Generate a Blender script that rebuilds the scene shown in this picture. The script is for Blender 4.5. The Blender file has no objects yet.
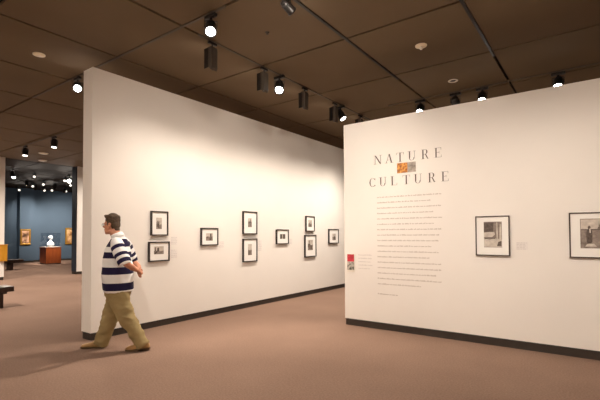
import bpy, bmesh, math, random
from mathutils import Vector, Matrix
random.seed(7)
C = bpy.context.scene.collection
PI = math.pi
V = Vector

# ------------------------------------------------------------------ materials
def mat(name, col, rough=0.6, metal=0.0, var=0.0, scale=20.0, bump=0.0, bscale=200.0, spec=0.5, emit=None, estr=0.0, trans=0.0):
    m = bpy.data.materials.new(name); m.use_nodes = True
    nt = m.node_tree; b = nt.nodes['Principled BSDF']
    b.inputs['Base Color'].default_value = (*col, 1)
    b.inputs['Roughness'].default_value = rough
    b.inputs['Metallic'].default_value = metal
    b.inputs['Specular IOR Level'].default_value = spec
    if trans: b.inputs['Transmission Weight'].default_value = trans
    tc = nt.nodes.new('ShaderNodeTexCoord')
    if var:
        n = nt.nodes.new('ShaderNodeTexNoise'); n.inputs['Scale'].default_value = scale
        n.inputs['Detail'].default_value = 5
        nt.links.new(tc.outputs['Object'], n.inputs['Vector'])
        r = nt.nodes.new('ShaderNodeValToRGB')
        r.color_ramp.elements[0].position = 0.3; r.color_ramp.elements[1].position = 0.7
        r.color_ramp.elements[0].color = (*[c*(1-var) for c in col], 1)
        r.color_ramp.elements[1].color = (*[min(1, c*(1+var)) for c in col], 1)
        nt.links.new(n.outputs['Fac'], r.inputs['Fac'])
        nt.links.new(r.outputs['Color'], b.inputs['Base Color'])
    if bump:
        n2 = nt.nodes.new('ShaderNodeTexNoise'); n2.inputs['Scale'].default_value = bscale
        nt.links.new(tc.outputs['Object'], n2.inputs['Vector'])
        bp = nt.nodes.new('ShaderNodeBump'); bp.inputs['Strength'].default_value = bump
        bp.inputs['Distance'].default_value = 0.01
        nt.links.new(n2.outputs['Fac'], bp.inputs['Height'])
        nt.links.new(bp.outputs['Normal'], b.inputs['Normal'])
    if emit:
        b.inputs['Emission Color'].default_value = (*emit, 1)
        b.inputs['Emission Strength'].default_value = estr
    return m

def wood_mat(name, c1, c2, scale=3.0, rough=0.35):
    m = mat(name, c1, rough); nt = m.node_tree; b = nt.nodes['Principled BSDF']
    tc = nt.nodes.new('ShaderNodeTexCoord'); mp = nt.nodes.new('ShaderNodeMapping')
    mp.inputs['Scale'].default_value = (1, 1, 0.15)
    w = nt.nodes.new('ShaderNodeTexNoise'); w.inputs['Scale'].default_value = scale*8; w.inputs['Detail'].default_value = 6
    r = nt.nodes.new('ShaderNodeValToRGB')
    r.color_ramp.elements[0].position = .35; r.color_ramp.elements[1].position = .65
    r.color_ramp.elements[0].color = (*c1, 1); r.color_ramp.elements[1].color = (*c2, 1)
    nt.links.new(tc.outputs['Object'], mp.inputs['Vector']); nt.links.new(mp.outputs['Vector'], w.inputs['Vector'])
    nt.links.new(w.outputs['Fac'], r.inputs['Fac']); nt.links.new(r.outputs['Color'], b.inputs['Base Color'])
    return m

def ramp_noise_mat(name, stops, scale=9.0, rough=0.5, detail=6, stretch=(1, 1, 1)):
    """procedural 'picture' surface: noise run through a list of (position, colour)"""
    m = mat(name, stops[0][1], rough); nt = m.node_tree; b = nt.nodes['Principled BSDF']
    tc = nt.nodes.new('ShaderNodeTexCoord'); mp = nt.nodes.new('ShaderNodeMapping')
    mp.inputs['Scale'].default_value = stretch
    n = nt.nodes.new('ShaderNodeTexNoise'); n.inputs['Scale'].default_value = scale; n.inputs['Detail'].default_value = detail
    r = nt.nodes.new('ShaderNodeValToRGB')
    e = r.color_ramp.elements
    while len(e) < len(stops): e.new(0.5)
    for k, (p, c) in enumerate(stops):
        e[k].position = p; e[k].color = (*c, 1)
    nt.links.new(tc.outputs['Object'], mp.inputs['Vector']); nt.links.new(mp.outputs['Vector'], n.inputs['Vector'])
    nt.links.new(n.outputs['Fac'], r.inputs['Fac']); nt.links.new(r.outputs['Color'], b.inputs['Base Color'])
    return m

def band_mat(name, attr, stops):
    """knitted stripes: constant ramp over a per-vertex coordinate of the garment"""
    m = mat(name, (1, 1, 1), 0.85, spec=0.2); nt = m.node_tree; b = nt.nodes['Principled BSDF']
    a = nt.nodes.new('ShaderNodeAttribute'); a.attribute_name = attr
    r = nt.nodes.new('ShaderNodeValToRGB'); r.color_ramp.interpolation = 'CONSTANT'
    e = r.color_ramp.elements
    while len(e) < len(stops): e.new(0.5)
    for k, (p, c) in enumerate(stops):
        e[k].position = p; e[k].color = (*c, 1)
    nt.links.new(a.outputs['Fac'], r.inputs['Fac']); nt.links.new(r.outputs['Color'], b.inputs['Base Color'])
    return m

M = {}
M['wall'] = mat('wall_paint', (0.84, 0.79, 0.73), 0.75, var=0.015, scale=1.5, bump=0.05, bscale=180, spec=0.25)
M['base'] = mat('baseboard_brown', (0.034, 0.024, 0.018), 0.5, var=0.1, scale=9)
M['reveal'] = mat('reveal_shade', (0.012, 0.010, 0.009), 0.7)  # black stands in for the shadow in the recess above the baseboard
M['blue'] = mat('blue_paint', (0.080, 0.120, 0.170), 0.75, var=0.03, scale=1.0, spec=0.25)
M['navywall'] = mat('navy_jamb', (0.02, 0.028, 0.045), 0.7)
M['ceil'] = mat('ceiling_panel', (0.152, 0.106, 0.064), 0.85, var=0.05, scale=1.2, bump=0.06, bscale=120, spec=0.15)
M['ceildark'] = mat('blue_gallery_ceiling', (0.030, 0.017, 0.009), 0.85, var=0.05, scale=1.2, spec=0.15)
M['void'] = mat('ceiling_void', (0.010, 0.007, 0.005), 0.9)
M['black'] = mat('black_metal', (0.018, 0.014, 0.012), 0.35, metal=0.3)
M['trackbrown'] = mat('track_brown', (0.085, 0.06, 0.038), 0.6)
M['track'] = mat('track_black', (0.035, 0.026, 0.02), 0.4, metal=0.4)
M['bronze'] = mat('bronze_metal', (0.06, 0.044, 0.031), 0.7, metal=0.1)
M['lens'] = mat('lit_lens', (1, 1, 1), 0.3, emit=(1, 0.93, 0.84), estr=40)
M['lensdim'] = mat('lit_lens_soft', (1, 1, 1), 0.3, emit=(1, 0.90, 0.78), estr=9)
M['lensfar'] = mat('lit_lens_far', (1, 1, 1), 0.3, emit=(1, 0.90, 0.78), estr=1.3)
M['frame'] = mat('frame_black', (0.022, 0.016, 0.013), 0.35, var=0.2, scale=30)
M['frameb'] = mat('frame_walnut', (0.055, 0.032, 0.022), 0.35, var=0.2, scale=30)
M['mat'] = mat('mat_board', (0.88, 0.85, 0.80), 0.9, spec=0.1)
M['ivory'] = mat('ivory_plastic', (0.85, 0.73, 0.54), 0.5)
M['whitep'] = mat('white_trim', (0.8, 0.74, 0.64), 0.5)
M['ink'] = mat('ink', (0.12, 0.09, 0.075), 0.8)
M['greyink'] = mat('grey_ink', (0.50, 0.43, 0.37), 0.85)
M['faintink'] = mat('faint_ink', (0.62, 0.57, 0.53), 0.85)
M['label'] = mat('label_card', (0.80, 0.745, 0.70), 0.85)
M['print'] = ramp_noise_mat('sepia_print', [(0.30, (0.10, 0.075, 0.055)), (0.5, (0.28, 0.22, 0.17)), (0.7, (0.55, 0.48, 0.38))], 22)
M['pdark'] = ramp_noise_mat('print_dark', [(0.3, (0.05, 0.035, 0.028)), (0.7, (0.13, 0.095, 0.075))], 40)
M['pmid'] = ramp_noise_mat('print_mid', [(0.3, (0.16, 0.12, 0.10)), (0.7, (0.32, 0.26, 0.215))], 30)
M['plight'] = ramp_noise_mat('print_light', [(0.3, (0.42, 0.36, 0.30)), (0.7, (0.66, 0.59, 0.51))], 18)
M['gold'] = mat('gilt', (0.48, 0.25, 0.04), 0.35, metal=0.5, var=0.25, scale=25, bump=0.3, bscale=60)
M['paint1'] = ramp_noise_mat('portrait_paint', [(0.34, (0.025, 0.012, 0.008)), (0.45, (0.22, 0.10, 0.045)), (0.54, (0.75, 0.45, 0.28))], 2.6)
M['paint2'] = ramp_noise_mat('landscape_paint', [(0.32, (0.10, 0.035, 0.012)), (0.44, (0.38, 0.17, 0.05)), (0.58, (0.75, 0.5, 0.25))], 2.2)
M['orangeart'] = ramp_noise_mat('orange_art', [(0.35, (0.16, 0.05, 0.012)), (0.5, (0.50, 0.17, 0.02)), (0.65, (0.75, 0.38, 0.07))], 28)
M['greyart'] = ramp_noise_mat('grey_art', [(0.35, (0.20, 0.165, 0.13)), (0.65, (0.42, 0.36, 0.31))], 16)
M['redp'] = mat('red_card', (0.50, 0.03, 0.045), 0.5, var=0.35, scale=30)
M['cardpic'] = ramp_noise_mat('card_picture', [(0.4, (0.09, 0.09, 0.07)), (0.6, (0.55, 0.5, 0.43))], 22)
M['cherry'] = wood_mat('cherry_wood', (0.17, 0.036, 0.009), (0.23, 0.055, 0.014), 1.2)
M['darkwood'] = wood_mat('dark_wood', (0.022, 0.010, 0.007), (0.04, 0.018, 0.012), 2.0)
M['yellow'] = wood_mat('golden_wood', (0.44, 0.19, 0.012), (0.54, 0.25, 0.02), 1.0)
M['marble'] = mat('white_marble', (0.92, 0.92, 0.93), 0.4, var=0.02, scale=4)
M['skin'] = mat('skin', (0.50, 0.22, 0.13), 0.5, var=0.08, scale=30, spec=0.35)
M['hair'] = mat('brown_hair', (0.060, 0.033, 0.015), 0.75, var=0.35, scale=45, bump=0.6, bscale=90)
M['khaki'] = mat('khaki_cotton', (0.30, 0.225, 0.105), 0.9, var=0.07, scale=8, bump=0.8, bscale=11, spec=0.15)
M['tan'] = mat('tan_leather', (0.36, 0.20, 0.065), 0.55, var=0.12, scale=20)
M['sole'] = mat('shoe_sole', (0.10, 0.06, 0.03), 0.8)
M['whitecloth'] = mat('white_cotton', (0.78, 0.76, 0.74), 0.9, spec=0.15)
M['eyewhite'] = mat('eye', (0.75, 0.72, 0.68), 0.3)
M['wire'] = mat('spectacle_wire', (0.08, 0.06, 0.05), 0.3, metal=0.7)
NAVY = (0.013, 0.009, 0.038); WHT = (0.78, 0.76, 0.74)

# clear glass: thin see-through panes
g = bpy.data.materials.new('clear_glass'); g.use_nodes = True
nt = g.node_tree; nt.nodes.clear()
o_ = nt.nodes.new('ShaderNodeOutputMaterial'); mx = nt.nodes.new('ShaderNodeMixShader')
tr = nt.nodes.new('ShaderNodeBsdfTransparent'); gl = nt.nodes.new('ShaderNodeBsdfGlossy')
gl.inputs['Roughness'].default_value = 0.02; mx.inputs['Fac'].default_value = 0.07
tr.inputs['Color'].default_value = (0.97, 0.98, 0.99, 1)
nt.links.new(tr.outputs[0], mx.inputs[1]); nt.links.new(gl.outputs[0], mx.inputs[2]); nt.links.new(mx.outputs[0], o_.inputs['Surface'])
M['glass'] = g

# carpet
cm = mat('carpet', (0.3, 0.2, 0.15), 0.95, spec=0.05); nt = cm.node_tree; b = nt.nodes['Principled BSDF']
tc = nt.nodes.new('ShaderNodeTexCoord')
n1 = nt.nodes.new('ShaderNodeTexNoise'); n1.inputs['Scale'].default_value = 55; n1.inputs['Detail'].default_value = 3
n2 = nt.nodes.new('ShaderNodeTexNoise'); n2.inputs['Scale'].default_value = 0.9; n2.inputs['Detail'].default_value = 3
mxn = nt.nodes.new('ShaderNodeMath'); mxn.operation = 'MULTIPLY_ADD'; mxn.inputs[1].default_value = 0.3
nt.links.new(tc.outputs['Object'], n1.inputs['Vector']); nt.links.new(tc.outputs['Object'], n2.inputs['Vector'])
ml = nt.nodes.new('ShaderNodeMath'); ml.operation = 'MULTIPLY'; ml.inputs[1].default_value = 0.7
nt.links.new(n1.outputs['Fac'], ml.inputs[0]); nt.links.new(n2.outputs['Fac'], mxn.inputs[0]); nt.links.new(ml.outputs[0], mxn.inputs[2])
r = nt.nodes.new('ShaderNodeValToRGB'); r.color_ramp.elements[0].position = 0.3; r.color_ramp.elements[1].position = 0.7
r.color_ramp.elements[0].color = (0.185, 0.116, 0.083, 1); r.color_ramp.elements[1].color = (0.285, 0.186, 0.138, 1)
nt.links.new(mxn.outputs[0], r.inputs['Fac']); nt.links.new(r.outputs['Color'], b.inputs['Base Color'])
bp = nt.nodes.new('ShaderNodeBump'); bp.inputs['Strength'].default_value = 0.5; bp.inputs['Distance'].default_value = 0.004
n3 = nt.nodes.new('ShaderNodeTexNoise'); n3.inputs['Scale'].default_value = 260
nt.links.new(tc.outputs['Object'], n3.inputs['Vector']); nt.links.new(n3.outputs['Fac'], bp.inputs['Height']); nt.links.new(bp.outputs['Normal'], b.inputs['Normal'])
M['carpet'] = cm

# ------------------------------------------------------------------ mesh helpers
class MB:
    def __init__(s): s.v = []; s.f = []; s.mi = []; s.mats = []; s.sm = []
    def slot(s, m):
        if m not in s.mats: s.mats.append(m)
        return s.mats.index(m)
    def add(s, vs, fs, m, smooth=False):
        b0 = len(s.v); k = s.slot(m); s.v += [tuple(v) for v in vs]
        for f in fs: s.f.append([b0+i for i in f]); s.mi.append(k); s.sm.append(smooth)
        return s
    def box(s, x0, x1, y0, y1, z0, z1, m, bev=0.0):
        if bev <= 0:
            vs = [(x, y, z) for x in (x0, x1) for y in (y0, y1) for z in (z0, z1)]
            return s.add(vs, [(0,1,3,2),(4,6,7,5),(0,4,5,1),(2,3,7,6),(0,2,6,4),(1,5,7,3)], m)
        bm = bmesh.new(); bmesh.ops.create_cube(bm, size=1)
        for v in bm.verts: v.co = V(((x0+x1)/2+v.co.x*(x1-x0), (y0+y1)/2+v.co.y*(y1-y0), (z0+z1)/2+v.co.z*(z1-z0)))
        bmesh.ops.bevel(bm, geom=bm.edges[:], offset=bev, segments=2, affect='EDGES', profile=0.5)
        bm.verts.index_update()
        s.add([v.co[:] for v in bm.verts], [[v.index for v in f.verts] for f in bm.faces], m); bm.free(); return s
    def rings(s, rings, m, caps=True, smooth=True):
        n = len(rings[0]); vs = [p for r_ in rings for p in r_]; fs = []
        for k in range(len(rings)-1):
            for i in range(n):
                j = (i+1) % n; fs.append((k*n+i, k*n+j, (k+1)*n+j, (k+1)*n+i))
        if caps:
            fs.append(tuple(range(n-1, -1, -1))); fs.append(tuple((len(rings)-1)*n+i for i in range(n)))
        return s.add(vs, fs, m, smooth)
    def lathe(s, prof, m, n=24, mtx=None, smooth=True):
        rs = []
        for (r_, z) in prof:
            ring = [V((r_*math.cos(2*PI*i/n), r_*math.sin(2*PI*i/n), z)) for i in range(n)]
            if mtx is not None: ring = [mtx @ p for p in ring]
            rs.append(ring)
        return s.rings(rs, m, True, smooth)
    def tube(s, pts, rad, m, n=12):
        """tapered tube through pts, rad = list of radii (or (a, b) pairs)"""
        pts = [V(p) for p in pts]; rs = []
        up = V((0, 1, 0))
        for k, p in enumerate(pts):
            t = (pts[min(k+1, len(pts)-1)] - pts[max(k-1, 0)]).normalized()
            a = t.cross(up)
            if a.length < 1e-3: a = t.cross(V((1, 0, 0)))
            a.normalize(); b_ = t.cross(a)
            ra, rb = rad[k] if isinstance(rad[k], (tuple, list)) else (rad[k], rad[k])
            rs.append([p + a*ra*math.cos(2*PI*i/n) + b_*rb*math.sin(2*PI*i/n) for i in range(n)])
        return s.rings(rs, m)
    def ell(s, c, r_, m, rot=None, nu=20, nv=12):
        rs = []
        for k in range(1, nv):
            a = PI*k/nv
            ring = [V((r_[0]*math.sin(a)*math.cos(2*PI*i/nu), r_[1]*math.sin(a)*math.sin(2*PI*i/nu), -r_[2]*math.cos(a))) for i in range(nu)]
            if rot is not None: ring = [rot @ p for p in ring]
            rs.append([p + V(c) for p in ring])
        return s.rings(rs, m)
    def build(s, name, parent=None, loc=None, rot=None):
        me = bpy.data.meshes.new(name); me.from_pydata(s.v, [], s.f)
        for m in s.mats: me.materials.append(m)
        for i, p in enumerate(me.polygons): p.material_index = s.mi[i]; p.use_smooth = s.sm[i]
        bm = bmesh.new(); bm.from_mesh(me); bmesh.ops.recalc_face_normals(bm, faces=bm.faces); bm.to_mesh(me); bm.free()
        o = bpy.data.objects.new(name, me); C.objects.link(o)
        if parent is not None: o.parent = parent
        if loc is not None: o.location = loc
        if rot is not None: o.rotation_euler = rot
        return o

def tag(o, label=None, cat=None, group=None, kind=None):
    if label: o['label'] = label
    if cat: o['category'] = cat
    if group: o['group'] = group
    if kind: o['kind'] = kind
    return o
def thing(name, label, cat, loc=(0, 0, 0), rz=0.0, group=None):
    o = bpy.data.objects.new(name, None); C.objects.link(o); o.empty_display_size = 0.1
    o.location = loc; o.rotation_euler = (0, 0, rz)
    return tag(o, label, cat, group)
def struct(mb, name, parent=None):
    return tag(mb.build(name, parent), kind='structure')

def remeshed(mb, name, voxel, smooth_it, parent, material):
    """fuse overlapping volumes into one continuous skin"""
    o = mb.build(name)
    md = o.modifiers.new('r', 'REMESH'); md.mode = 'VOXEL'; md.voxel_size = voxel; md.use_smooth_shade = True
    if smooth_it:
        sm = o.modifiers.new('s', 'SMOOTH'); sm.factor = 0.5; sm.iterations = smooth_it
    dg = bpy.context.evaluated_depsgraph_get(); me = bpy.data.meshes.new_from_object(o.evaluated_get(dg))
    old = o.data; o.modifiers.clear(); o.data = me; bpy.data.meshes.remove(old); me.name = name
    me.materials.clear(); me.materials.append(material)
    for p in me.polygons: p.use_smooth = True; p.material_index = 0
    o.parent = parent
    return o

def wrinkle(o, amp, sc, seed=0.0):
    """soft cloth folds pushed into the mesh itself"""
    from mathutils import noise
    me = o.data; nrm = [v.normal.copy() for v in me.vertices]
    for i, v in enumerate(me.vertices):
        p = V((v.co.x*sc[0]+seed, v.co.y*sc[1], v.co.z*sc[2]))
        d = noise.noise(p) + .5*noise.noise(p*2.1)
        v.co += nrm[i]*amp*(1-abs(d)*2.2)
    me.update()

# ------------------------------------------------------------------ camera
F_PX, YAW, PITCH, ROLL, EYE = 409.517, 0.6292, 0.0268, -0.0049, 1.52
Fw = V((-math.sin(YAW)*math.cos(PITCH), math.cos(YAW)*math.cos(PITCH), math.sin(PITCH)))
Rt = V((math.cos(YAW), math.sin(YAW), 0)); Up = Rt.cross(Fw)
Rt2 = Rt*math.cos(ROLL) + Up*math.sin(ROLL); Up2 = -Rt*math.sin(ROLL) + Up*math.cos(ROLL)
cam = bpy.data.cameras.new('camera'); co = bpy.data.objects.new('camera', cam); C.objects.link(co)
cam.sensor_width = 36; cam.lens = F_PX/600*36; cam.shift_y = 23.94/600; cam.clip_start = 0.05; cam.clip_end = 200
mw = Matrix((Rt2, Up2, -Fw)).transposed().to_4x4(); mw.translation = V((0, 0, EYE)); co.matrix_world = mw
bpy.context.scene.camera = co

# ------------------------------------------------------------------ room shell
H = 4.3
X0, X1, Y0, Y1 = -28.0, 4.0, -4.0, 15.0
X_FAR = -16.8
struct(MB().box(X0, X1, Y0, Y1, -0.12, 0, M['carpet']), 'floor')
gx = [-1.26-1.577*k for k in range(-3, 18)]; gy = [3.43-.035*(k==1)+1.637*k for k in range(-4, 7)]
gx.append(-16.95); ex = sorted([X0] + [x for x in gx if X0+.2 < x < X1-.2] + [X1]); ey = [Y0] + [y for y in gy if Y0+.2 < y < Y1-.2] + [Y1]
cb = MB(); G = 0.022
for i in range(len(ex)-1):
    for j in range(len(ey)-1):
        a0 = ex[i] + (G if i else 0); a1 = ex[i+1] - (G if i < len(ex)-2 else 0)
        b0 = ey[j] + (G if j else 0); b1 = ey[j+1] - (G if j < len(ey)-2 else 0)
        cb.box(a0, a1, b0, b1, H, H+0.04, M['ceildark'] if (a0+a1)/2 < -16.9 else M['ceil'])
cb.box(X0, X1, Y0, Y1, H+0.075, H+0.12, M['void'])
struct(cb, 'ceiling')

def wall(name, x0, x1, y0, y1, z1, wm, base=True, bh=0.095, inset=0.012):
    """free-standing partition: painted body over a slightly set-back dark base"""
    o = struct(MB().box(x0, x1, y0, y1, bh+0.012 if base else 0, z1, wm), name)
    if base:
        struct(MB().box(x0+inset, x1-inset, y0+inset, y1-inset, 0, bh, M['base'])
               .box(x0+2*inset, x1-2*inset, y0+2*inset, y1-2*inset, bh, bh+0.012, M['reveal']),
               name.replace('wall', 'baseboard'))
    return o
wall('wall_left', -6.24, -5.973, 3.037, 12.0, 4.012, M['wall'])
wall('wall_right', -3.497, 3.6, 6.091, 6.45, 3.396, M['wall'], bh=0.10)
wall('wall_far_left', X_FAR-0.33, X_FAR, Y0, 5.50, H, M['wall'])
wall('wall_far_right', X_FAR-0.03, X_FAR, 7.97, Y1, H, M['wall'])
wall('wall_far_jamb', X_FAR-0.36, X_FAR-0.03, 7.935, Y1, H, M['navywall'])
wall('wall_blue_back', -27.5, -27.1, Y0, Y1, H, M['blue'])
wall('wall_blue_side', -27.1, X_FAR-0.36, Y1-0.2, Y1, H, M['blue'])
wall('wall_blue_near', -27.1, X_FAR-0.36, 2.0, 2.2, H, M['blue'])
wall('wall_blue_pier', -27.1, -26.7, 9.48, 10.22, H, M['blue'])
wall('wall_north', X_FAR, X1, Y1-0.2, Y1, H, M['wall'])
wall('wall_south', X_FAR, X1, Y0, Y0+0.2, H, M['wall'])
wall('wall_east', X1-0.2, X1, Y0+0.2, Y1-0.2, H, M['wall'])

# ------------------------------------------------------------------ lamps and tracks
LC = (1.0, 0.885, 0.77)
WZ, WW, WS = -0.6, 112, 108
TZ, TW, TS = 1.2, 0.9, 72
def spot(parent, name, loc, target, watt, size, blend=0.8, rad=0.05, col=LC):
    l = bpy.data.lights.new(name, 'SPOT'); l.energy = watt; l.spot_size = math.radians(size); l.spot_blend = blend
    l.shadow_soft_size = rad; l.color = col
    o = bpy.data.objects.new(name, l); C.objects.link(o)
    d = V(target)-V(loc); o.rotation_euler = d.to_track_quat('-Z', 'Y').to_euler()
    o.location = V(loc) - (V(parent.location) if parent else V((0, 0, 0))); o.parent = parent
    return o

_cache = {}
def part(key, fn, name, parent, loc=(0, 0, 0), rot=(0, 0, 0)):
    if key not in _cache:
        o = fn().build(name, parent, loc, rot); _cache[key] = o; return o
    o = _cache[key].copy(); C.objects.link(o); o.name = name; o.parent = parent; o.location = loc; o.rotation_euler = rot
    return o
def adapter_mb(): return MB().box(-.075, .075, -.02, .02, -.055, -.022, M['black'], .004).lathe([(.012, -.09), (.012, -.05)], M['black'], 10)
def yoke_mb():
    return MB().box(-.004, .004, -.066, -.060, -.16, -.085, M['black']).box(-.004, .004, .060, .066, -.16, -.085, M['black']).box(-.012, .012, -.066, .066, -.091, -.085, M['black'])
def can_mb():
    mb = MB().lathe([(.028, .085), (.046, .075), (.050, .055), (.050, .045), (.056, .043), (.056, -.070), (.061, -.074), (.061, -.095), (.055, -.095), (.052, -.082)], M['black'], 28)
    for k in range(3): mb.lathe([(.0575, .03-.018*k), (.0575, .024-.018*k)], M['black'], 28)
    return mb
def lens_mb(m): return lambda: MB().lathe([(.001, -.0865), (.028, -.0855), (.045, -.0835), (.045, -.079)], m, 24)

def track_lamp(x, y, target, label, watt=120, size=60, lens='lens', rad=0.05, group=None, blend=0.8, s=1.0):
    t = thing('track_spotlight', label, 'spotlight', (x, y, H), 0, group)
    t.scale = (s, s, s)
    part('adapter', adapter_mb, 'track_adapter', t)
    c = V((x, y, H-.15*s)); d = (V(target)-c).normalized()
    az = math.atan2(d.y, d.x)
    part('yoke', yoke_mb, 'yoke', t, (0, 0, 0), (0, 0, az))
    e = d.to_track_quat('-Z', 'Y').to_euler()
    can = part('can', can_mb, 'lamp_housing', t, (0, 0, -.15), e)
    part(lens, lens_mb(M[lens]), 'lens', can)
    if watt: spot(t, 'bulb', c + d*.10*s, target, watt, size, blend, rad)
    if s != 1.0:
        for ch in t.children:
            if ch.type == 'LIGHT': ch.location = (c + d*.10*s - V((x, y, H)))/s
    return t

def flood_mb():
    mb = MB()
    prof = [(-.045, -.10), (.035, -.10), (.045, -.13), (.045, -.40), (.025, -.43), (-.045, -.37)]
    n = len(prof)
    vs = [(a, -.055, z) for a, z in prof] + [(a, .055, z) for a, z in prof]
    fs = [tuple(range(n)), tuple(range(2*n-1, n-1, -1))] + [(i, (i+1) % n, n+(i+1) % n, n+i) for i in range(n)]
    mb.add(vs, fs, M['bronze'])
    mb.box(-.075, -.040, -.063, -.055, -.39, -.12, M['black']).box(-.075, -.040, .055, .063, -.39, -.12, M['black'])
    return mb
def flood_lens_mb(): return MB().box(-.049, -.0455, -.045, .045, -.35, -.14, M['lensdim'])
def barn_mb(): return MB().box(-.11, -.045, -.055, .055, -.12, -.113, M['black']).box(-.095, -.02, -.069, -.064, -.40, -.115, M['black'])
def wall_washer(x, y, rz, target, label, watt, size=110, group=None):
    t = thing('wall_washer_lamp', label, 'spotlight', (x, y, H), 0, group)
    part('wadapter', adapter_mb, 'track_adapter', t, (0, 0, 0), (0, 0, PI/2))
    h = part('flood', flood_mb, 'lamp_housing', t, (0, 0, 0), (0, 0, rz))
    part('fdoor', barn_mb, 'barn_door', h)
    part('flens', flood_lens_mb, 'lens', h)
    dv = V((-math.cos(rz), -math.sin(rz), 0))
    spot(t, 'bulb', V((x, y, H-.25)) + dv*.16, target, watt, size, 1.0, .08)
    return t

def track(name_label, x0, x1, y0, y1, m='trackbrown'):
    o = MB().box(x0, x1, y0, y1, H-.012, H+.03, M[m]).box(x0+.012, x1-.012, y0+.012, y1-.012, H-.014, H-.012, M['black'] if m == 'track' else M[m]).build('lighting_track')
    return tag(o, name_label, 'light track')
track('brown lighting track carrying the wall washers, parallel to the long left wall', -4.427, -4.393, 3.7, 11.6)
track('brown lighting track running above the front of the left wall, over the walking man', -9.1, -3.6, 3.414, 3.446)
track('brown lighting track hidden behind the top of the title wall', -3.6, 3.0, 8.175, 8.205)
track('thick dark lighting track reaching from the top of the picture to the title wall', -1.28, -1.24, 2.0, 6.9, 'track')
track('black lighting track left of the thick one, with a lamp at its near end', -2.86, -2.825, 3.3, 6.9, 'track')
track('lighting track far left above the dark bench', -14.8, -11.4, 5.10, 5.13)

# wall washers along the left wall
for (y, lab) in ((3.95, 'slim box-shaped wall washer, hanging just below the large glowing spotlight at top'),
                 (5.07, 'box-shaped wall washer just left of the small lit spotlight'),
                 (6.23, 'box-shaped wall washer hanging alone on the track, just right of the small lit spotlight'),
                 (7.32, 'box-shaped wall washer right beside a tilted spotlight'),
                 (8.45, 'small distant wall washer peeking over the corner of the title wall')):
    wall_washer(-4.41, y, 0, (-5.97, y+.2, WZ), lab, WW, WS, 'wall washers in front of the left wall')
wall_washer(-4.41, 9.6, 0, (-5.97, 9.8, WZ), 'wall washer out of sight behind the title wall', WW, WS)
# visible spotlights
BIG = 1.4
def lamp(x, y, tg, lab, w_=0, size=70, **k):
    k.setdefault('s', BIG); return track_lamp(x, y, tg, lab, w_, size, **k)
lamp(-3.86, 3.43, (-2.6, 2.25, 1.9), 'large glowing spotlight at the top of the picture, biggest lit lens on the ceiling', 110, 80, s=1.25)
lamp(-7.26, 3.43, (-5.0, 2.3, 2.4), 'glowing spotlight beside the top left edge of the left wall', 110, 85, s=1.25)
lamp(-4.41, 5.47, (-3.6, 4.4, 2.4), 'small lit spotlight hanging between two box-shaped wall washers', 480, 104)
lamp(-4.41, 7.55, (-3.2, 7.6, 2.3), 'tilted spotlight right beside a box-shaped washer, lens turned to the lower right', 60, 70, lens='lensdim')
lamp(-2.90, 8.19, (-2.5, 5.9, 1.2), 'lit spotlight peeking over the title wall, leftmost of three', 60, 70)
lamp(-2.20, 8.19, (-2.4, 11.6, 2.0), 'dark spotlight between two lit ones above the title wall, seen from behind', 120, 80)
lamp(-1.71, 8.19, (-1.5, 5.9, 1.2), 'lit spotlight peeking over the title wall, middle one of three', 60, 70)
lamp(-0.50, 8.19, (-0.5, 5.9, 1.2), 'lit spotlight peeking over the title wall, rightmost of three', 60, 70)
lamp(-2.845, 3.68, (-2.4, 6.09, 3.0), 'dark spotlight seen from behind, cut off by the top edge of the picture', 30, 75, blend=1.0, s=.95)
lamp(-5.72, 1.55, (-5.4, 4.6, 0.4), 'spotlight cut off by the top left corner of the picture', 0, 60, lens='lensdim')
lamp(-14.06, 5.115, (-13.4, 4.6, 0.0), 'hanging spotlight on the far left track, farther from the left wall', 200, 120, lens='lensdim', s=1.4)
lamp(-12.12, 5.115, (-11.5, 4.6, 0.0), 'hanging spotlight on the far left track, nearer the left wall edge', 200, 120, lens='lensdim', s=1.4)
# lamps above and behind the viewer, out of frame
for x, tx, w_ in ((-3.0, -2.9, 150), (-1.4, -1.3, 170), (0.3, 0.3, 150), (2.2, 2.2, 120)):
    lamp(x, 2.7, (tx, 6.09, TZ), 'spotlight outside the picture aimed at the title wall', w_*TW, TS, group='spotlights above the viewer', blend=1.0)
for x, y, tx, ty in ((-6.5, -1.2, -6.5, -3.8), (-2.5, -1.2, -2.5, -3.8), (1.2, 0.5, 3.8, 0.5), (1.0, -1.5, 1.5, -3.8), (-11.0, -1.2, -11.0, -3.8)):  # unseen lamps added so bounced light fills the room
    lamp(x, y, (tx, ty, 1.4), 'added unseen spotlight washing the walls behind the viewer for ambient light', 420, 120, group='added spotlights behind the viewer', blend=1.0)
for x, y, tx, ty, w_ in ((-2.2, 0.8, -2.4, 3.2, 60), (-5.6, -0.4, -6.6, 1.4, 80), (-9.5, 1.6, -9.3, 2.6, 620), (-9.8, 7.5, -9.6, 7.0, 330), (-4.7, 10.5, -4.6, 8.6, 260), (-13.5, 1.0, -13.6, 3.0, 560), (-13.5, 8.0, -14.0, 7.0, 330), (-8.5, 11.5, -8.5, 11.0, 260), (0.5, 10.0, 0.5, 10.0, 260)):  # unseen lamps added to brighten the carpet
    lamp(x, y, (tx, ty, 0.0), 'added spotlight outside the picture brightening the carpet', w_*.75, 120, group='added spotlights over the carpet', blend=1.0)
for x, y, tx, ty, w_ in ((-2.6, 0.9, 5.2, 1.7, 170), (-1.6, 1.6, 8.6, 1.8, 230)):  # unseen lamps added to even out and brighten the left wall
    lamp(x, y, (-5.97, tx, ty), 'added spotlight outside the picture brightening the left wall', w_, 62, group='added spotlights for the left wall', blend=1.0)
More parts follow.
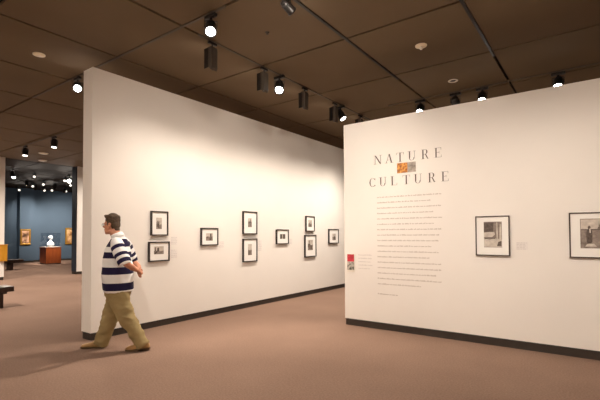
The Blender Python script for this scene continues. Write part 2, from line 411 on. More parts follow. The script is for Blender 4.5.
for x, y, tx, ty in ((-14.6, 2.9, X_FAR, 4.2), (-14.6, 10.3, X_FAR, 8.6)):
    lamp(x, y, (tx, ty, 1.5), 'spotlight outside the picture aimed at the far white wall', 480, 90, group='spotlights for the far white walls', blend=1.0)

# far gallery lamps: lit ones turned toward the entrance
far = [(-20.37, 6.99, 'lens', 1.25, 'bright spotlight in the far blue gallery, leftmost of its lamps'),
       (-19.68, 7.52, 'lensfar', 1.1, 'small far gallery lamp high above the left end of the pedestal'),
       (-19.12, 8.70, 'lens', 1.7, 'brightest spotlight in the far blue gallery, near the dark wall edge'),
       (-19.9, 8.86, 'lensfar', 1.2, 'faint lamp just left of the brightest far gallery spotlight'),
       (-21.50, 9.86, 'lensfar', 1.2, 'far gallery lamp just below the brightest one'),
       (-22.15, 8.87, 'lensfar', 1.2, 'far gallery lamp high above the glass case'),
       (-23.38, 8.87, 'lensfar', 1.2, 'far gallery lamp in the lower row, above the portrait'),
       (-25.82, 9.13, 'lensfar', 1.2, 'far gallery lamp lowest on the left, close to the blue wall'),
       (-25.01, 10.07, 'lensfar', 1.2, 'far gallery lamp low in the middle, above the bust'),
       (-24.69, 10.33, 'lensfar', 1.2, 'far gallery lamp low and slightly right of the bust'),
       (-24.59, 11.03, 'lensfar', 1.2, 'far gallery lamp low on the right, above the gilt-framed painting')]
for x, y, ln, sc_, lab in far:
    lamp(x, y, (x+5.0, y-2.2, 0.6), lab, 45, 110, lens=ln, s=sc_, group='lamps of the far blue gallery')
# lamps added to light the blue walls, carpet and bust, seen from behind
for x, y, tx, ty, tz, w_, sz in ((-24.0, 9.6, -26.7, 9.85, 2.9, 300, 42), (-23.8, 12.2, -27.1, 12.2, 1.4, 420, 95), (-24.2, 10.78, -27.1, 11.2, 1.6, 300, 80), (-24.3, 7.6, -27.1, 8.6, 1.2, 90, 80), (-22.3, 8.2, -22.2, 8.2, 0.0, 260, 110), (-19.4, 6.6, -19.3, 6.6, 0.0, 260, 110), (-23.9, 9.2, -26.7, 9.76, 1.45, 160, 26), (-22.4, 9.5, -24.1, 10.0, 1.2, 1500, 34)):
    lamp(x, y, (tx, ty, tz), 'added far gallery lamp seen from behind, aimed at the blue wall', w_, sz, group='added back-turned lamps of the far blue gallery', blend=1.0)

# ceiling fittings
def disc(x, y, prof, label, cat, name, m='ivory', extra=None):
    t = thing(name, label, cat, (x, y, H))
    MB().lathe(prof, M[m], 32).build('housing', t)
    if extra: extra(t)
    return t
disc(-6.85, 2.66, [(.065, 0), (.085, -.004), (.085, -.016), (.06, -.026), (.001, -.028)], 'round ivory smoke detector on the ceiling at upper left', 'smoke detector', 'smoke_detector', extra=lambda t: MB().lathe([(.03, -.026), (.03, -.034), (.001, -.035)], M['whitep'], 20).build('sensor_cap', t))
disc(-2.05, 5.86, [(.07, 0), (.085, -.006), (.08, -.022), (.05, -.03), (.001, -.03)], 'ivory ceiling detector with a hanging nub, above the title lettering', 'smoke detector', 'smoke_detector', extra=lambda t: MB().lathe([(.022, -.028), (.026, -.05), (.016, -.068), (.001, -.07)], M['whitep'], 16).build('sensor_cap', t))
disc(-2.07, 7.57, [(.075, 0), (.088, -.006), (.085, -.014), (.055, -.012), (.052, -.004)], 'small white-ringed recessed downlight with dark centre near the title wall', 'downlight', 'recessed_downlight', 'whitep', lambda t: MB().lathe([(.05, -.002), (.05, -.009), (.001, -.010)], M['black'], 20).build('aperture', t))
disc(-3.61, 4.22, [(.02, 0), (.03, -.006), (.012, -.012), (.012, -.025), (.001, -.026)], 'tiny sprinkler head in the middle of a ceiling panel', 'sprinkler', 'sprinkler_head', 'bronze', lambda t: MB().lathe([(.018, -.03), (.018, -.032)], M['bronze'], 12).build('deflector', t))
disc(-14.94, 5.97, [(.13, 0), (.15, -.01), (.12, -.03), (.001, -.035)], 'nearer of two pale round discs on the ceiling at far left', 'smoke detector', 'smoke_detector', 'whitep')
disc(-16.4, 6.53, [(.13, 0), (.15, -.01), (.12, -.03), (.001, -.035)], 'farther pale round disc on the ceiling at far left', 'smoke detector', 'smoke_detector', 'whitep')

# ------------------------------------------------------------------ framed pictures
def framed(wall_axis, a0, a1, z0, z1, p0, p1, q0, q1, depth, fw, label, group, fm='frame', pic=None, base=0.0):
    """frame on the left wall ('x', facing +X) or title wall ('y', facing -Y). a = along wall, p/q = print extents"""
    if wall_axis == 'x':
        org = V((-5.973, (a0+a1)/2, z0)); rz = PI/2
    else:
        org = V(((a0+a1)/2, 6.091, z0)); rz = 0
    t = thing('picture_frame', label, 'framed picture', org, rz, group)
    w = (a1-a0)/2; h = z1-z0; D = depth
    # local: u along +x, out of the wall is -y
    f = MB()
    bev = .003
    f.box(-w, w, -D, 0, 0, fw, M[fm], bev); f.box(-w, w, -D, 0, h-fw, h, M[fm], bev)
    f.box(-w, -w+fw, -D, 0, fw, h-fw, M[fm], bev); f.box(w-fw, w, -D, 0, fw, h-fw, M[fm], bev)
    f.build('frame', t)
    c = (a0+a1)/2
    P0, P1, Q0, Q1 = p0-c, p1-c, q0-z0, q1-z0
    mb = MB(); y0_, y1_ = -D*.62, -D*.55
    mb.box(-w+fw*.8, P0, y0_, y1_, fw*.8, h-fw*.8, M['mat']).box(P1, w-fw*.8, y0_, y1_, fw*.8, h-fw*.8, M['mat'])
    mb.box(P0, P1, y0_, y1_, fw*.8, Q0, M['mat']).box(P0, P1, y0_, y1_, Q1, h-fw*.8, M['mat'])
    mb.build('mat_board', t)
    pr = MB()
    if pic is None:
        pr.box(P0-.004, P1+.004, -D*.54, -D*.48, Q0-.004, Q1+.004, M['print'])
    else:
        pr.box(P0-.004, P1+.004, -D*.54, -D*.48, Q0-.004, Q1+.004, M['pmid'])
        pic(pr, P0, P1, Q0, Q1, -D*.54)
    pr.build('print', t)
    return t

def poly(pr, pts, P0, P1, Q0, Q1, y, m):
    vs = [(P0+(P1-P0)*u, y, Q0+(Q1-Q0)*v) for u, v in pts]
    pr.add(vs, [tuple(range(len(vs)))], M[m])
def pic_a(sd):
    rnd = random.Random(sd)
    def f(pr, P0, P1, Q0, Q1, y):
        h_ = .35+.3*rnd.random()
        poly(pr, [(0, h_), (.3, h_+.06), (.6, h_-.04), (1, h_+.03), (1, 1), (0, 1)], P0, P1, Q0, Q1, y-.0006, 'plight')
        for k in range(4):
            u = rnd.random()*.8; w_ = .08+.16*rnd.random(); v = h_*rnd.random(); hh = .2+.45*rnd.random()
            poly(pr, [(u, v), (u+w_, v), (u+w_*.9, v+hh*.8), (u+w_*.5, min(.97, v+hh)), (u+w_*.1, v+hh*.75)], P0, P1, Q0, Q1, y-.0012-.0002*k, 'pdark')
    return f
def pic_b(pr, P0, P1, Q0, Q1, y):
    poly(pr, [(0, .02), (1, .02), (1, .30), (.6, .36), (.35, .30), (0, .34)], P0, P1, Q0, Q1, y-.0006, 'plight')
    poly(pr, [(0, .60), (.52, .62), (.55, .97), (.03, .97)], P0, P1, Q0, Q1, y-.0008, 'pdark')
    poly(pr, [(.0, .40), (.45, .40), (.62, .5), (.58, .6), (0, .58)], P0, P1, Q0, Q1, y-.001, 'plight')
    poly(pr, [(.70, .30), (.78, .30), (.76, .97), (.70, .97)], P0, P1, Q0, Q1, y-.0012, 'plight')
    poly(pr, [(.85, .2), (.97, .2), (.97, .9), (.88, .9)], P0, P1, Q0, Q1, y-.0013, 'plight')
    poly(pr, [(.05, .345), (.3, .385), (.62, .36), (.62, .33), (.3, .355), (.05, .315)], P0, P1, Q0, Q1, y-.0016, 'pdark')
    poly(pr, [(.72, .05), (.97, .05), (.97, .25), (.8, .22)], P0, P1, Q0, Q1, y-.0015, 'pdark')
def pic_c(pr, P0, P1, Q0, Q1, y):
    poly(pr, [(.02, .64), (.98, .66), (.98, .98), (.02, .98)], P0, P1, Q0, Q1, y-.0006, 'plight')
    poly(pr, [(.02, .615), (.98, .63), (.98, .66), (.02, .645)], P0, P1, Q0, Q1, y-.0010, 'pdark')
    # standing figure, white collar, small figure at right, spire
    poly(pr, [(.20, .20), (.24, .17), (.33, .17), (.37, .22), (.375, .45), (.36, .60), (.32, .66), (.24, .66), (.20, .60), (.185, .42)], P0, P1, Q0, Q1, y-.0014, 'pdark')
    poly(pr, [(.245, .65), (.315, .65), (.325, .72), (.30, .76), (.26, .76), (.235, .71)], P0, P1, Q0, Q1, y-.0018, 'pdark')
    poly(pr, [(.29, .52), (.33, .52), (.32, .68), (.28, .66)], P0, P1, Q0, Q1, y-.0022, 'plight')
    poly(pr, [(.15, .06), (.5, .06), (.42, .16), (.2, .14)], P0, P1, Q0, Q1, y-.0012, 'plight')
    poly(pr, [(.56, .64), (.60, .64), (.585, .95)], P0, P1, Q0, Q1, y-.0014, 'pdark')
    poly(pr, [(.52, .66), (.80, .66), (.78, .78), (.62, .82)], P0, P1, Q0, Q1, y-.0012, 'pmid')

GL = 'framed prints on the left wall'; GR = 'framed photographs on the title wall'
fr = [  # y0 y1 z0 z1, print y0 y1 z0 z1
 (4.00, 4.33, 1.52, 1.93, 4.10, 4.21, 1.63, 1.82, 'upright black-framed print, upper of the pair nearest the walking man'),
 (3.96, 4.36, 1.09, 1.42, 4.06, 4.25, 1.21, 1.34, 'wide black-framed print with dark image, lower of the pair nearest the walking man'),
 (5.05, 5.47, 1.33, 1.66, 5.17, 5.34, 1.42, 1.56, 'single squarish black-framed print hanging between the first and second pairs'),
 (6.16, 6.59, 1.54, 2.02, 6.31, 6.43, 1.69, 1.88, 'tall black-framed print, upper of the middle pair on the left wall'),
 (6.16, 6.59, 0.96, 1.45, 6.31, 6.43, 1.10, 1.33, 'tall black-framed print, lower of the middle pair on the left wall'),
 (7.25, 7.70, 1.31, 1.65, 7.38, 7.58, 1.43, 1.54, 'small single black-framed print with a wide double image, between middle and far pairs'),
 (8.42, 8.80, 1.61, 2.00, 8.53, 8.69, 1.72, 1.90, 'small upright framed print, upper of the far pair on the left wall'),
 (8.37, 8.87, 0.96, 1.52, 8.50, 8.73, 1.13, 1.39, 'taller framed print, lower of the far pair on the left wall'),
 (9.50, 10.01, 1.28, 1.68, 9.69, 9.87, 1.37, 1.55, 'last framed print on the left wall, next to the corner of the title wall')]
for k, (a, b_, c_, d_, e_, f_, g_, h_, lab) in enumerate(fr):
    framed('x', a, b_, c_, d_, e_, f_, g_, h_, .045, .020, lab, GL, pic=pic_a(k+3) if k not in (5,) else (lambda pr, P0, P1, Q0, Q1, y: (poly(pr, [(.02, .05), (.42, .05), (.42, .95), (.02, .95)], P0, P1, Q0, Q1, y-.001, 'pdark'), poly(pr, [(.55, .05), (.98, .05), (.98, .95), (.55, .95)], P0, P1, Q0, Q1, y-.001, 'pdark'), poly(pr, [(.42, 0), (.55, 0), (.55, 1), (.42, 1)], P0, P1, Q0, Q1, y-.001, 'plight'))))
framed('y', -1.385, -0.955, 1.222, 1.767, -1.278, -1.050, 1.337, 1.687, .035, .0145, 'framed landscape photograph on the title wall, whole frame visible', GR, 'frameb', pic_b)
framed('y', -0.291, 0.259, 1.222, 1.777, -0.178, 0.145, 1.340, 1.699, .035, .0145, 'framed photograph of a standing figure, cut off by the right edge of the picture', GR, 'frameb', pic_c)

# object labels beside the frames
def wall_card(axis, a0, a1, z0, z1, label, lines=4, seed=1):
    rz = PI/2 if axis == 'x' else 0
    org = (-5.973, (a0+a1)/2, z0) if axis == 'x' else ((a0+a1)/2, 6.091, z0)
    t = thing('wall_label', label, 'label', org, rz, 'small text labels beside the pictures')
    w = (a1-a0)/2; h = z1-z0
    MB().box(-w, w, -.004, 0, 0, h, M['label']).build('card', t)
    tx = MB(); rnd = random.Random(seed)
    for k in range(lines):
        z = h*(.9-.8*k/max(1, lines-1)); u = -w*.9; end = w*(.2+.65*rnd.random())
        while u < end:
            l = .012+.03*rnd.random(); tx.box(u, min(u+l, w*.92), -.0048, -.004, z-.0035, z+.0035, M['faintink']); u += l+.008
    tx.build('printed_text', t)
    return t
wall_card('x', 4.41, 4.54, 1.13, 1.28, 'small white text label right of the lower picture nearest the man', 5, 1)
wall_card('x', 4.41, 4.54, 1.36, 1.50, 'small white text label just above another, right of the pair nearest the man', 5, 2)
wall_card('x', 5.53, 5.65, 1.28, 1.40, 'small white text label right of the single picture between first and second pairs', 4, 3)
wall_card('x', 6.65, 6.77, 1.17, 1.41, 'small white text label right of the middle pair of pictures', 6, 4)
wall_card('x', 7.76, 7.88, 1.30, 1.43, 'small white text label right of the small single print with double image', 4, 5)
wall_card('y', -.885, -.745, 1.31, 1.41, 'small pale text label right of the whole framed photograph on the title wall', 5, 6)

# ------------------------------------------------------------------ title wall lettering
YW = 6.091
def letter_polys(ch, h, w):
    """Didone capitals as polygons, width w, height h, origin lower left"""
    T, t_ = w*.145, h*.020     # thick and hairline strokes
    S = []
    def R(x0, x1, z0, z1): S.append([(x0, z0), (x1, z0), (x1, z1), (x0, z1)])
    def serif(xc, z, l=.30, up=1): R(xc-w*l/2-T*.2, xc+w*l/2+T*.2, z, z+up*t_) if up > 0 else R(xc-w*l/2-T*.2, xc+w*l/2+T*.2, z-t_, z)
    def arc(cx, cz, rx, rz_, a0, a1, thick, thin, n=14):
        for i in range(n):
            A, B = a0+(a1-a0)*i/n, a0+(a1-a0)*(i+1)/n
            q = []
            for a, inn in ((A, 0), (B, 0), (B, 1), (A, 1)):
                th = thin+(thick-thin)*abs(math.cos(a))
                rr = (rx-th*inn, rz_-(thin+(th-thin)*.15)*inn)
                q.append((cx+rr[0]*math.cos(a), cz+rr[1]*math.sin(a)))
            S.append(q)
    def diag(x0, z0, x1, z1, th): S.append([(x0, z0), (x0+th, z0), (x1+th, z1), (x1, z1)])
    if ch == 'N':
        R(w*.10, w*.10+t_*1.4, 0, h); diag(w*.86-T*.6, 0, w*.10-T*.3, h, T*1.1); R(w*.88-t_*1.4, w*.88, 0, h)
        serif(w*.10, 0); serif(w*.88, h, up=-1); serif(w*.06, h, .2, -1)
    elif ch == 'A':
        diag(w*.08, 0, w*.48, h, t_*1.4); diag(w*.80-T*.4, 0, w*.46-T*.2, h, T*1.1); R(w*.24, w*.70, h*.32, h*.32+t_)
        serif(w*.09, 0, .28); serif(w*.86, 0, .34)
    elif ch == 'T':
        R(w*.5-T/2, w*.5+T/2, 0, h); R(w*.04, w*.96, h-t_, h); R(w*.04, w*.04+t_, h*.78, h); R(w*.96-t_, w*.96, h*.78, h); serif(w*.5, 0, .4)
    elif ch == 'U':
        R(w*.16, w*.16+T, h*.3, h); R(w*.84, w*.84+t_*1.4, h*.3, h); arc(w*.51, h*.3, w*.35, h*.3, PI, 2*PI, T*.8, t_)
        serif(w*.2, h, .36, -1); serif(w*.85, h, .28, -1)
    elif ch == 'R':
        R(w*.18, w*.18+T, 0, h); serif(w*.25, 0, .36); R(w*.08, w*.5, h-t_, h); R(w*.3, w*.5, h*.48, h*.48+t_)
        arc(w*.5, h*.74, w*.30, h*.26, -PI/2, PI/2, T, t_); diag(w*.76, 0, w*.50, h*.49, T*.9); R(w*.76, w*.98, 0, t_)
    elif ch == 'E':
        R(w*.20, w*.20+T, 0, h); R(w*.08, w*.86, h-t_, h); R(w*.08, w*.90, 0, t_); R(w*.3, w*.64, h*.5, h*.5+t_)
        R(w*.86-t_, w*.86, h*.78, h); R(w*.90-t_, w*.90, 0, h*.22); R(w*.64-t_, w*.64, h*.40, h*.62)
    elif ch == 'C':
        arc(w*.54, h*.5, w*.46, h*.5, PI*.22, PI*1.78, T, t_, 24); R(w*.88, w*.88+t_, h*.72, h*.97); R(w*.88, w*.88+t_, h*.05, h*.2)
    elif ch == 'L':
        R(w*.20, w*.20+T, 0, h); serif(w*.27, h, .36, -1); R(w*.08, w*.90, 0, t_); R(w*.90-t_, w*.90, 0, h*.25)
    return S
def word_sign(word, xs, z0, h, w, label):
    t = thing('title_word', label, 'wall lettering', (xs[0], YW, z0))
    for ch, xc in zip(word, xs):
        mb = MB(); ox = xc-xs[0]-w/2
        for q in letter_polys(ch, h, w):
            n = len(q); fr_ = [(ox+a, -.004, b_) for a, b_ in q]; bk = [(ox+a, 0, b_) for a, b_ in q]
            mb.add(fr_+bk, [tuple(range(n)), tuple(range(2*n-1, n-1, -1))] + [(i, (i+1) % n, n+(i+1) % n, n+i) for i in range(n)], M['ink'])
        mb.build('letter', t)
word_sign('NATURE', [-2.863, -2.670, -2.488, -2.300, -2.092, -1.897], 2.660, .142, .125, 'dark serif lettering reading NATURE, top line of the exhibition title')
word_sign('CULTURE', [-2.965, -2.785, -2.592, -2.390, -2.208, -1.995, -1.800], 2.298, .142, .125, 'dark serif lettering reading CULTURE, under the small orange and grey picture')
t = thing('title_plaque', 'small orange and grey picture between the two title words', 'wall graphic', (-2.386, YW, 2.475))
MB().box(-.155, .155, -.004, 0, 0, .165, M['whitep']).build('backing', t)
MB().box(-.150, .018, -.007, -.004, .005, .160, M['orangeart']).build('orange_half', t)
MB().box(.018, .150, -.007, -.004, .005, .160, M['greyart']).build('grey_half', t)

ends = [256, 224, 256, 226, 256, 228, 254, 246, 242, 222, 246, 212, 254, 250, 234, 252, 182]
t = thing('wall_text', 'introductory paragraph of small grey text below the title CULTURE', 'wall text', (-2.887, YW, .56))
rnd = random.Random(4)
def text_line(z, width, parent, xh=.014, m='greyink'):
    mb = MB(); u = 0
    while u < width-.01:
        wl = .012*rnd.randint(2, 7); k = u
        while k < min(u+wl, width):
            hh = xh*(1.45 if rnd.random() < .3 else 1.0); mb.box(k, k+.0085, -.001, 0, z, z+hh, M[m]); k += .012
        u += wl+.010
    return mb.build('text_line', parent)
for k, e in enumerate(ends):
    text_line(2.110-.0868*k-.56, 1.035*(e-28)/228, t)
text_line(0, .33, t)
t = thing('small_text', 'short block of faint text right of the red and grey card', 'wall text', (-3.235, YW, .935))
for k, e in enumerate((.24, .25, .22, .25, .20)): text_line(.24-.055*k, e, t, .012, 'faintink')
t = thing('guide_card', 'small red and grey card near the left edge of the title wall', 'card', (-3.374, YW, .895))
MB().box(-.07, .07, -.012, 0, 0, .30, M['whitep'], .002).build('holder', t)
MB().box(-.064, .064, -.016, -.012, .175, .295, M['redp']).build('red_panel', t)
MB().box(-.064, .064, -.016, -.012, .035, .170, M['cardpic']).build('picture_panel', t)

# ------------------------------------------------------------------ far gallery furniture
t = thing('pedestal', 'reddish brown wooden pedestal in the far blue gallery, under the glass case', 'pedestal', (-24.2, 10.08, 0))
MB().box(-.40, .40, -.38, .38, .06, .90, M['cherry'], .006).build('cabinet', t)
MB().box(-.38, .38, -.36, .36, 0, .06, M['base']).build('plinth', t)
MB().box(-.42, .42, -.40, .40, .90, .93, M['cherry'], .004).build('top', t)
t = thing('display_case', 'clear glass case on the brown pedestal, around the white bust', 'display case', (-24.2, 10.08, .93))
for (a, b_, c_, d_) in ((-.36, .36, -.355, -.350), (-.36, .36, .350, .355), (-.36, -.355, -.35, .35), (.355, .36, -.35, .35)):
    MB().box(a, b_, c_, d_, 0, .76, M['glass']).build('pane', t)
MB().box(-.36, .36, -.355, .355, .76, .768, M['glass']).build('pane', t)
MB().box(-.362, .362, -.357, .357, 0, .012, M['whitep']).build('case_rim', t)
t = thing('marble_bust', 'white marble bust of a head and draped shoulders inside the glass case', 'sculpture', (-24.2, 10.08, .942), .6)
mb = MB()
mb.tube([(0, 0, .04), (0, 0, .12), (0, 0, .20), (0, 0, .27), (0, 0, .33)], [(.13, .20), (.15, .25), (.13, .23), (.09, .14), (.055, .06)], M['marble'], 20)
mb.tube([(0, 0, .28), (.01, 0, .42)], [.06, .052], M['marble'], 16)
mb.ell((.02, 0, .50), (.095, .080, .115), M['marble']); mb.ell((.06, 0, .455), (.05, .05, .06), M['marble'])
mb.ell((.112, 0, .485), (.022, .014, .022), M['marble']); mb.ell((-.03, 0, .525), (.095, .092, .095), M['marble'])
mb.ell((-.10, 0, .49), (.045, .05, .045), M['marble'])
remeshed(mb, 'figure', .009, 2, t, M['marble'])
MB().lathe([(.11, 0), (.115, .015), (.085, .03), (.075, .05), (.09, .07)], M['marble'], 24).build('socle', t)

def painting(y0, y1, z0, z1, x, art, label):
    t = thing('gilt_painting', label, 'painting', (x, (y0+y1)/2, z0), PI/2, 'gilt-framed paintings in the blue gallery')
    w = (y1-y0)/2; h = z1-z0; f = MB(); fw = .085
    for (a, b_, c_, d_) in ((-w, w, 0, fw), (-w, w, h-fw, h), (-w, -w+fw, fw, h-fw), (w-fw, w, fw, h-fw)):
        f.box(a, b_, -.07, 0, c_, d_, M['gold'], .012)
    f.build('frame', t); MB().box(-w+fw*.8, w-fw*.8, -.04, -.02, fw*.8, h-fw*.8, M[art]).build('canvas', t)
    return t
painting(9.50, 10.03, 1.02, 1.93, -26.7, 'paint1', 'gilt-framed portrait, left of the glass case in the blue gallery')
painting(12.13, 12.95, 1.00, 2.03, -27.1, 'paint2', 'gilt-framed painting at the dark wall edge, right of the glass case')

def bench(x, y, lx, ly, sh, label, leg_in=.28):
    t = thing('gallery_bench', label, 'bench', (x, y, 0), 0, 'dark wooden gallery benches')
    MB().box(-lx/2, lx/2, -ly/2, ly/2, sh-.11, sh, M['darkwood'], .012).build('seat', t)
    MB().box(-lx/2+.1, lx/2-.1, -ly/2+.1, ly/2-.1, sh-.16, sh-.11, M['darkwood']).build('rail', t)
    for s_ in (-1, 1):
        yy = s_*(ly/2-leg_in)
        MB().box(-lx/2+.08, lx/2-.08, yy-.06, yy+.06, 0, sh-.13, M['darkwood'], .006).build('leg', t)
    return t
bench(-21.6, 6.80, .6, 1.9, .47, 'dark wooden bench in the far blue gallery, left of the pedestal', .45)
bench(-10.4, 2.72, .5, 1.6, .45, 'dark bench nearer the viewer, cut off by the left edge of the picture', .23)
t = thing('brochure_box', 'golden yellow wooden box fixed at the edge of the far left white wall', 'box', (X_FAR, 5.40, .66))
MB().box(0, .14, -.07, .155, 0, .56, M['yellow'], .006).build('casing', t)
MB().box(0, .15, -.08, .165, .56, .58, M['yellow'], .004).build('lid', t)

# ------------------------------------------------------------------ the walking man
HX, HY = -5.26, 3.02
man = thing('person', 'person walking left in navy and white striped polo shirt and khaki trousers, hands behind back', 'person', (HX, HY, 0), math.atan2(-.66, -.75))
SK = M['skin']
Rz = Matrix.Rotation(math.radians(-14), 4, 'Z'); piv = V((.02, 0, 0))
def hd(p): return (Rz @ (V(p)-piv)) + piv
HR = Rz.to_3x3()
body = MB()
def E(c, r_, m=SK, mb=body): mb.ell(hd(c), r_, m, HR)
E((.068, 0, 1.712), (.094, .076, .094)); E((.105, 0, 1.645), (.066, .064, .088)); E((.115, 0, 1.585), (.056, .054, .045))
E((.148, 0, 1.560), (.022, .024, .020)); E((.160, 0, 1.690), (.015, .052, .011)); E((.172, 0, 1.606), (.010, .022, .007)); E((.169, 0, 1.592), (.010, .020, .007))
body.tube([hd((.160, 0, 1.688)), hd((.178, 0, 1.664)), hd((.196, 0, 1.642)), hd((.186, 0, 1.634))], [.008, .011, .014, .010], SK, 10)
for s_ in (-1, 1):
    E((.060, s_*.079, 1.662), (.020, .009, .032)); E((.060, s_*.083, 1.650), (.012, .010, .016)); E((.130, s_*.042, 1.635), (.030, .020, .024))
body.tube([(-.03, 0, 1.44), (.01, 0, 1.52), (.05, 0, 1.61)], [(.085, .085), (.068, .068), (.064, .060)], SK, 18)
def er(x, z, rx, ry, n=28, y=0): return [V((x+rx*math.cos(2*PI*i/n), y+ry*math.sin(2*PI*i/n), z)) for i in range(n)]
body.rings([er(-.03, .80, .10, .15), er(-.02, .90, .14, .17), er(-.01, 1.05, .165, .18), er(-.01, 1.2, .15, .17), er(-.02, 1.35, .12, .17), er(-.03, 1.43, .09, .16), er(-.03, 1.49, .06, .08)], SK)
LEG = {-1: [(.0, -.09, .88), (.04, -.10, .65), (.135, -.10, .45), (.20, -.10, .26), (.265, -.10, .085)],
       1: [(-.02, .09, .88), (-.06, .10, .65), (-.155, .10, .46), (-.26, .10, .27), (-.375, .10, .10)]}
for s_ in (-1, 1):
    body.tube(LEG[s_], [.095, .085, .06, .055, .038], SK, 14)
    ax, ay, az = LEG[s_][-1]
    body.tube([(ax-.03, ay, az-.02), (ax+.06, ay, az-.045), (ax+.16, ay, .035 if s_ < 0 else .03)], [.032, .03, .022], SK, 10)
ARM = {1: [(-.05, .185, 1.42), (-.13, .235, 1.28), (-.205, .265, 1.16), (-.27, .205, 1.105), (-.312, .125, 1.060)],
       -1: [(-.04, -.185, 1.42), (-.075, -.235, 1.28), (-.125, -.270, 1.16), (-.225, -.19, 1.09), (-.285, -.055, 1.035)]}
for s_ in (-1, 1):
    body.tube(ARM[s_], [.058, .050, .044, .040, (.026, .032)], SK, 14)
# left hand, holding the right wrist behind the back
def hand(w, k, up, curl, s_):
    """w wrist, k knuckle centre, up = spread direction of knuckles, curl = direction the fingers close toward"""
    w, k, up, curl = V(w), V(k), V(up).normalized(), V(curl).normalized(); d = (k-w).normalized()
    body.tube([w, w+(k-w)*.45, k], [(.024, .030), (.020, .040), (.016, .042)] , SK, 14)
    for i, (off, L) in enumerate(((-.033, .070), (-.011, .080), (.011, .075), (.033, .058))):
        p0 = k+up*off-d*.012; p1 = p0+d*L*.48+curl*.008; p2 = p1+(d*.45+curl*.9).normalized()*L*.32; p3 = p2+(curl-d*.25).normalized()*L*.26
        body.tube([p0, p1, p2, p3], [.0105, .0095, .0088, .0075], SK, 8)
        body.ell(p3, (.0075, .0075, .0075), SK, nu=8, nv=6)
    b0_ = w+(k-w)*.30-up*.026; b1_ = b0_-up*.030+d*.022; b2_ = b1_+d*.030+curl*.018; b3_ = b2_+d*.012+curl*.018
    body.tube([b0_, b1_, b2_, b3_], [.014, .0125, .011, .0085], SK, 8)
hand((-.312, .125, 1.060), (-.338, .045, 1.030), (.15, .15, -1), (1, -.1, -.15), 1)
hand((-.285, -.055, 1.035), (-.290, .028, 1.010), (-.25, 0, -1), (-.7, .1, -.2), -1)
remeshed(body, 'body', .0050, 3, man, SK)
# eyes and glasses
for s_ in (-1, 1):
    mb = MB(); mb.ell(hd((.158, s_*.032, 1.668)), (.012, .014, .011), M['eyewhite'], nu=12, nv=8)
    mb.ell(hd((.168, s_*.032, 1.668)), (.004, .006, .006), M['hair'], nu=10, nv=6); mb.build('eye', man)
mb = MB()
for s_ in (-1, 1):
    ring = [hd((.181, s_*.034+.022*math.cos(a), 1.668+.019*math.sin(a))) for a in [2*PI*i/20 for i in range(21)]]
    mb.tube(ring, [.0022]*21, M['wire'], 6)
    mb.tube([hd((.181, s_*.056, 1.672)), hd((.13, s_*.084, 1.674)), hd((.06, s_*.090, 1.672))], [.0024]*3, M['wire'], 6)
mb.tube([hd((.182, -.010, 1.674)), hd((.187, 0, 1.678)), hd((.182, .010, 1.674))], [.0022]*3, M['wire'], 6)
mb.build('glasses', man)
# hair
hair = MB()
E((.056, 0, 1.735), (.100, .084, .092), M['hair'], hair); E((.016, 0, 1.672), (.056, .072, .082), M['hair'], hair)
E((.118, .005, 1.778), (.046, .058, .030), M['hair'], hair); E((.146, .012, 1.790), (.026, .038, .018), M['hair'], hair)
E((.056, 0, 1.762), (.082, .066, .070), M['hair'], hair); E((-.005, 0, 1.61), (.030, .050, .045), M['hair'], hair)
for s_ in (-1, 1): E((.078, s_*.070, 1.690), (.022, .012, .038), M['hair'], hair)
for k in range(26):
    a = 2*PI*k/26; E((.056+.07*math.cos(a), .062*math.sin(a), 1.772+.010*math.sin(5*a)), (.028, .022, .022), M['hair'], hair)
remeshed(hair, 'hair', .006, 1, man, M['hair'])
# shirt
n_ = 36
def shirt_ring(x, z, rx, ry, fold=0.0, ph=0.0, tilt=0.0):
    return [V((x+(rx+fold*math.sin(7*a+ph))*math.cos(a), (ry+fold*math.cos(5*a+ph))*math.sin(a), z+tilt*math.cos(a))) for a in [2*PI*i/n_ for i in range(n_)]]
sh = MB().rings([shirt_ring(-.030, .775, .182, .212, .006, 0, -.004), shirt_ring(-.020, .86, .186, .218, .008, .6), shirt_ring(-.015, .98, .195, .222, .006, 1.2),
                 shirt_ring(-.010, 1.10, .190, .215, .004, 1.6), shirt_ring(-.008, 1.22, .172, .208, .003, 2), shirt_ring(-.012, 1.33, .152, .205, .002, 2.4),
                 shirt_ring(-.025, 1.405, .125, .198), shirt_ring(-.030, 1.450, .105, .160), shirt_ring(-.022, 1.485, .088, .110), shirt_ring(-.010, 1.515, .078, .080)], M['whitecloth'])
for s_ in (-1, 1): sh.ell((-.045, s_*.150, 1.405), (.080, .070, .062), M['whitecloth'])
so = remeshed(sh, 'shirt', .010, 4, man, band_mat('shirt_stripes', 'band', [
    (0.0, WHT), (.045, NAVY), (.172, WHT), (.322, NAVY), (.447, WHT), (.600, NAVY), (.704, WHT), (.795, NAVY), (.930, WHT)]))
wrinkle(so, .006, (5, 5, 4), 1.3)
at_ = so.data.attributes.new('band', 'FLOAT', 'POINT')
for i, v in enumerate(so.data.vertices): at_.data[i].value = (v.co.z-.765+.10*v.co.x*.0)/(1.53-.765)
sl_m = band_mat('sleeve_stripes', 'band', [(0.0, WHT), (.30, NAVY), (.44, WHT), (.62, NAVY), (.74, WHT), (.84, NAVY), (.985, WHT)])
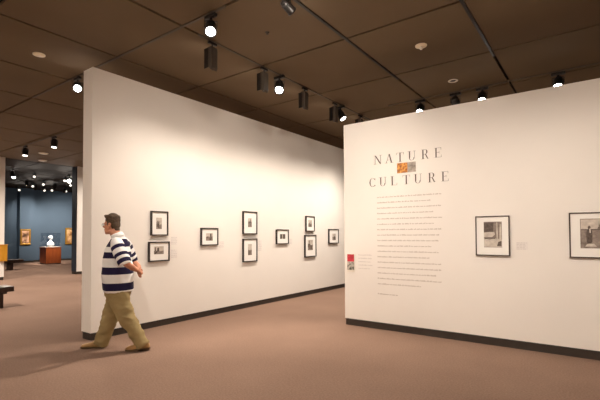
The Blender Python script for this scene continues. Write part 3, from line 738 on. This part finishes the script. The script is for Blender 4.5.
for s_ in (-1, 1):
    P = [V((-.035, s_*.125, 1.455)), V((-.075, s_*.195, 1.385)), V((-.130, s_*.235, 1.285)), V((-.185, s_*.262, 1.185)), V((-.203, s_*.262, 1.150))]
    if s_ < 0: P = [V((-.030, -.125, 1.455)), V((-.050, -.195, 1.385)), V((-.075, -.235, 1.285)), V((-.110, -.262, 1.185)), V((-.122, -.266, 1.150))]
    sb = MB().tube(P, [.070, .088, .090, .086, .080], M['whitecloth'], 24)
    ob = remeshed(sb, 'sleeve', .010, 3, so, sl_m)
    at_ = ob.data.attributes.new('band', 'FLOAT', 'POINT'); d = (P[-1]-P[0]); L = d.length; d.normalize()
    for i, v in enumerate(ob.data.vertices): at_.data[i].value = max(0, min(1, ((v.co-P[0]) @ d)/L))
MB().tube([(-.018, 0, 1.488), (-.002, 0, 1.525), (.008, 0, 1.548)], [(.098, .098), (.082, .084), (.078, .078)], M['whitecloth'], 24).build('collar', so)
# trousers
tr_ = MB().rings([er(-.020, .93, .150, .178), er(-.022, .82, .165, .19), er(-.022, .74, .160, .185), er(-.015, .66, .12, .15)], M['khaki'])
def leg_tube(pts, rad, seed):
    rnd_ = random.Random(seed); q = []; rr = []
    for k in range(len(pts)-1):
        for j in range(4):
            f_ = j/4; p = V(pts[k]).lerp(V(pts[k+1]), f_); a0_, b0_ = rad[k]; a1_, b1_ = rad[k+1]
            w_ = .005*math.sin((k*4+j)*1.9+seed)
            q.append(p); rr.append((a0_+(a1_-a0_)*f_+w_, b0_+(b1_-b0_)*f_-w_))
    q.append(V(pts[-1])); rr.append(rad[-1]); tr_.tube(q, rr, M['khaki'], 22)
leg_tube([(.000, -.085, .86), (.035, -.098, .62), (.110, -.10, .42), (.178, -.10, .22), (.238, -.10, .045)], [(.130, .10), (.128, .105), (.108, .10), (.094, .09), (.092, .085)], 1)
leg_tube([(-.035, .085, .86), (-.090, .098, .62), (-.165, .10, .44), (-.275, .10, .25), (-.382, .10, .062)], [(.120, .10), (.128, .105), (.106, .10), (.092, .09), (.086, .085)], 2)
pants = remeshed(tr_, 'trousers', .010, 3, man, M['khaki'])
wrinkle(pants, .010, (5, 5, 9), 3.1)
# shoes
def shoe(x0, x1, y, z, pitch, name='shoe'):
    L = x1-x0; up_ = MB(); so_ = MB()
    secs = [(0.0, .030, .055), (.06, .037, .078), (.22, .038, .088), (.40, .038, .086), (.55, .044, .066), (.72, .050, .050), (.88, .044, .040), (.97, .028, .030), (1.0, .012, .020)]
    rs = []; ro = []
    for f_, hw, hh in secs:
        rs.append([V((f_*L, hw*math.cos(a), .018+hh*max(0, math.sin(a))**.8)) for a in [PI*i/12 for i in range(13)]])
        ro.append([V((f_*L-(.004 if f_ == 0 else -.004 if f_ == 1 else 0), c*(hw+.005), zz)) for c, zz in ((-1, 0), (1, 0), (1, .022), (-1, .022))])
    up_.rings(rs, M['tan']); so_.rings(ro, M['sole'], smooth=False)
    s = up_.build(name, man, (x0, y, z), (0, pitch, 0)); so_.build('sole', s)
    lc = MB()
    for k in range(4):
        f_ = .50+.06*k; zt = .018+(.075-.03*k/3)
        lc.tube([(f_*L, -.022, zt-.006), (f_*L, 0, zt+.004), (f_*L, .022, zt-.006)], [.003]*3, M['sole'], 6)
    lc.build('laces', s)
shoe(.190, .490, -.10, 0, 0)
shoe(-.462, -.155, .10, .016, math.radians(3))

# ------------------------------------------------------------------ world, colour
w = bpy.data.worlds.new('World'); bpy.context.scene.world = w; w.use_nodes = True
w.node_tree.nodes['Background'].inputs[0].default_value = (0, 0, 0, 1); w.node_tree.nodes['Background'].inputs[1].default_value = 0
vs = bpy.context.scene.view_settings
vs.view_transform = 'Standard'; vs.look = 'None'; vs.gamma = 1; vs.use_curve_mapping = False; vs.exposure = 0.70
cy = bpy.context.scene.cycles
cy.use_denoising = True; cy.max_bounces = 6; cy.diffuse_bounces = 4; cy.sample_clamp_indirect = 4
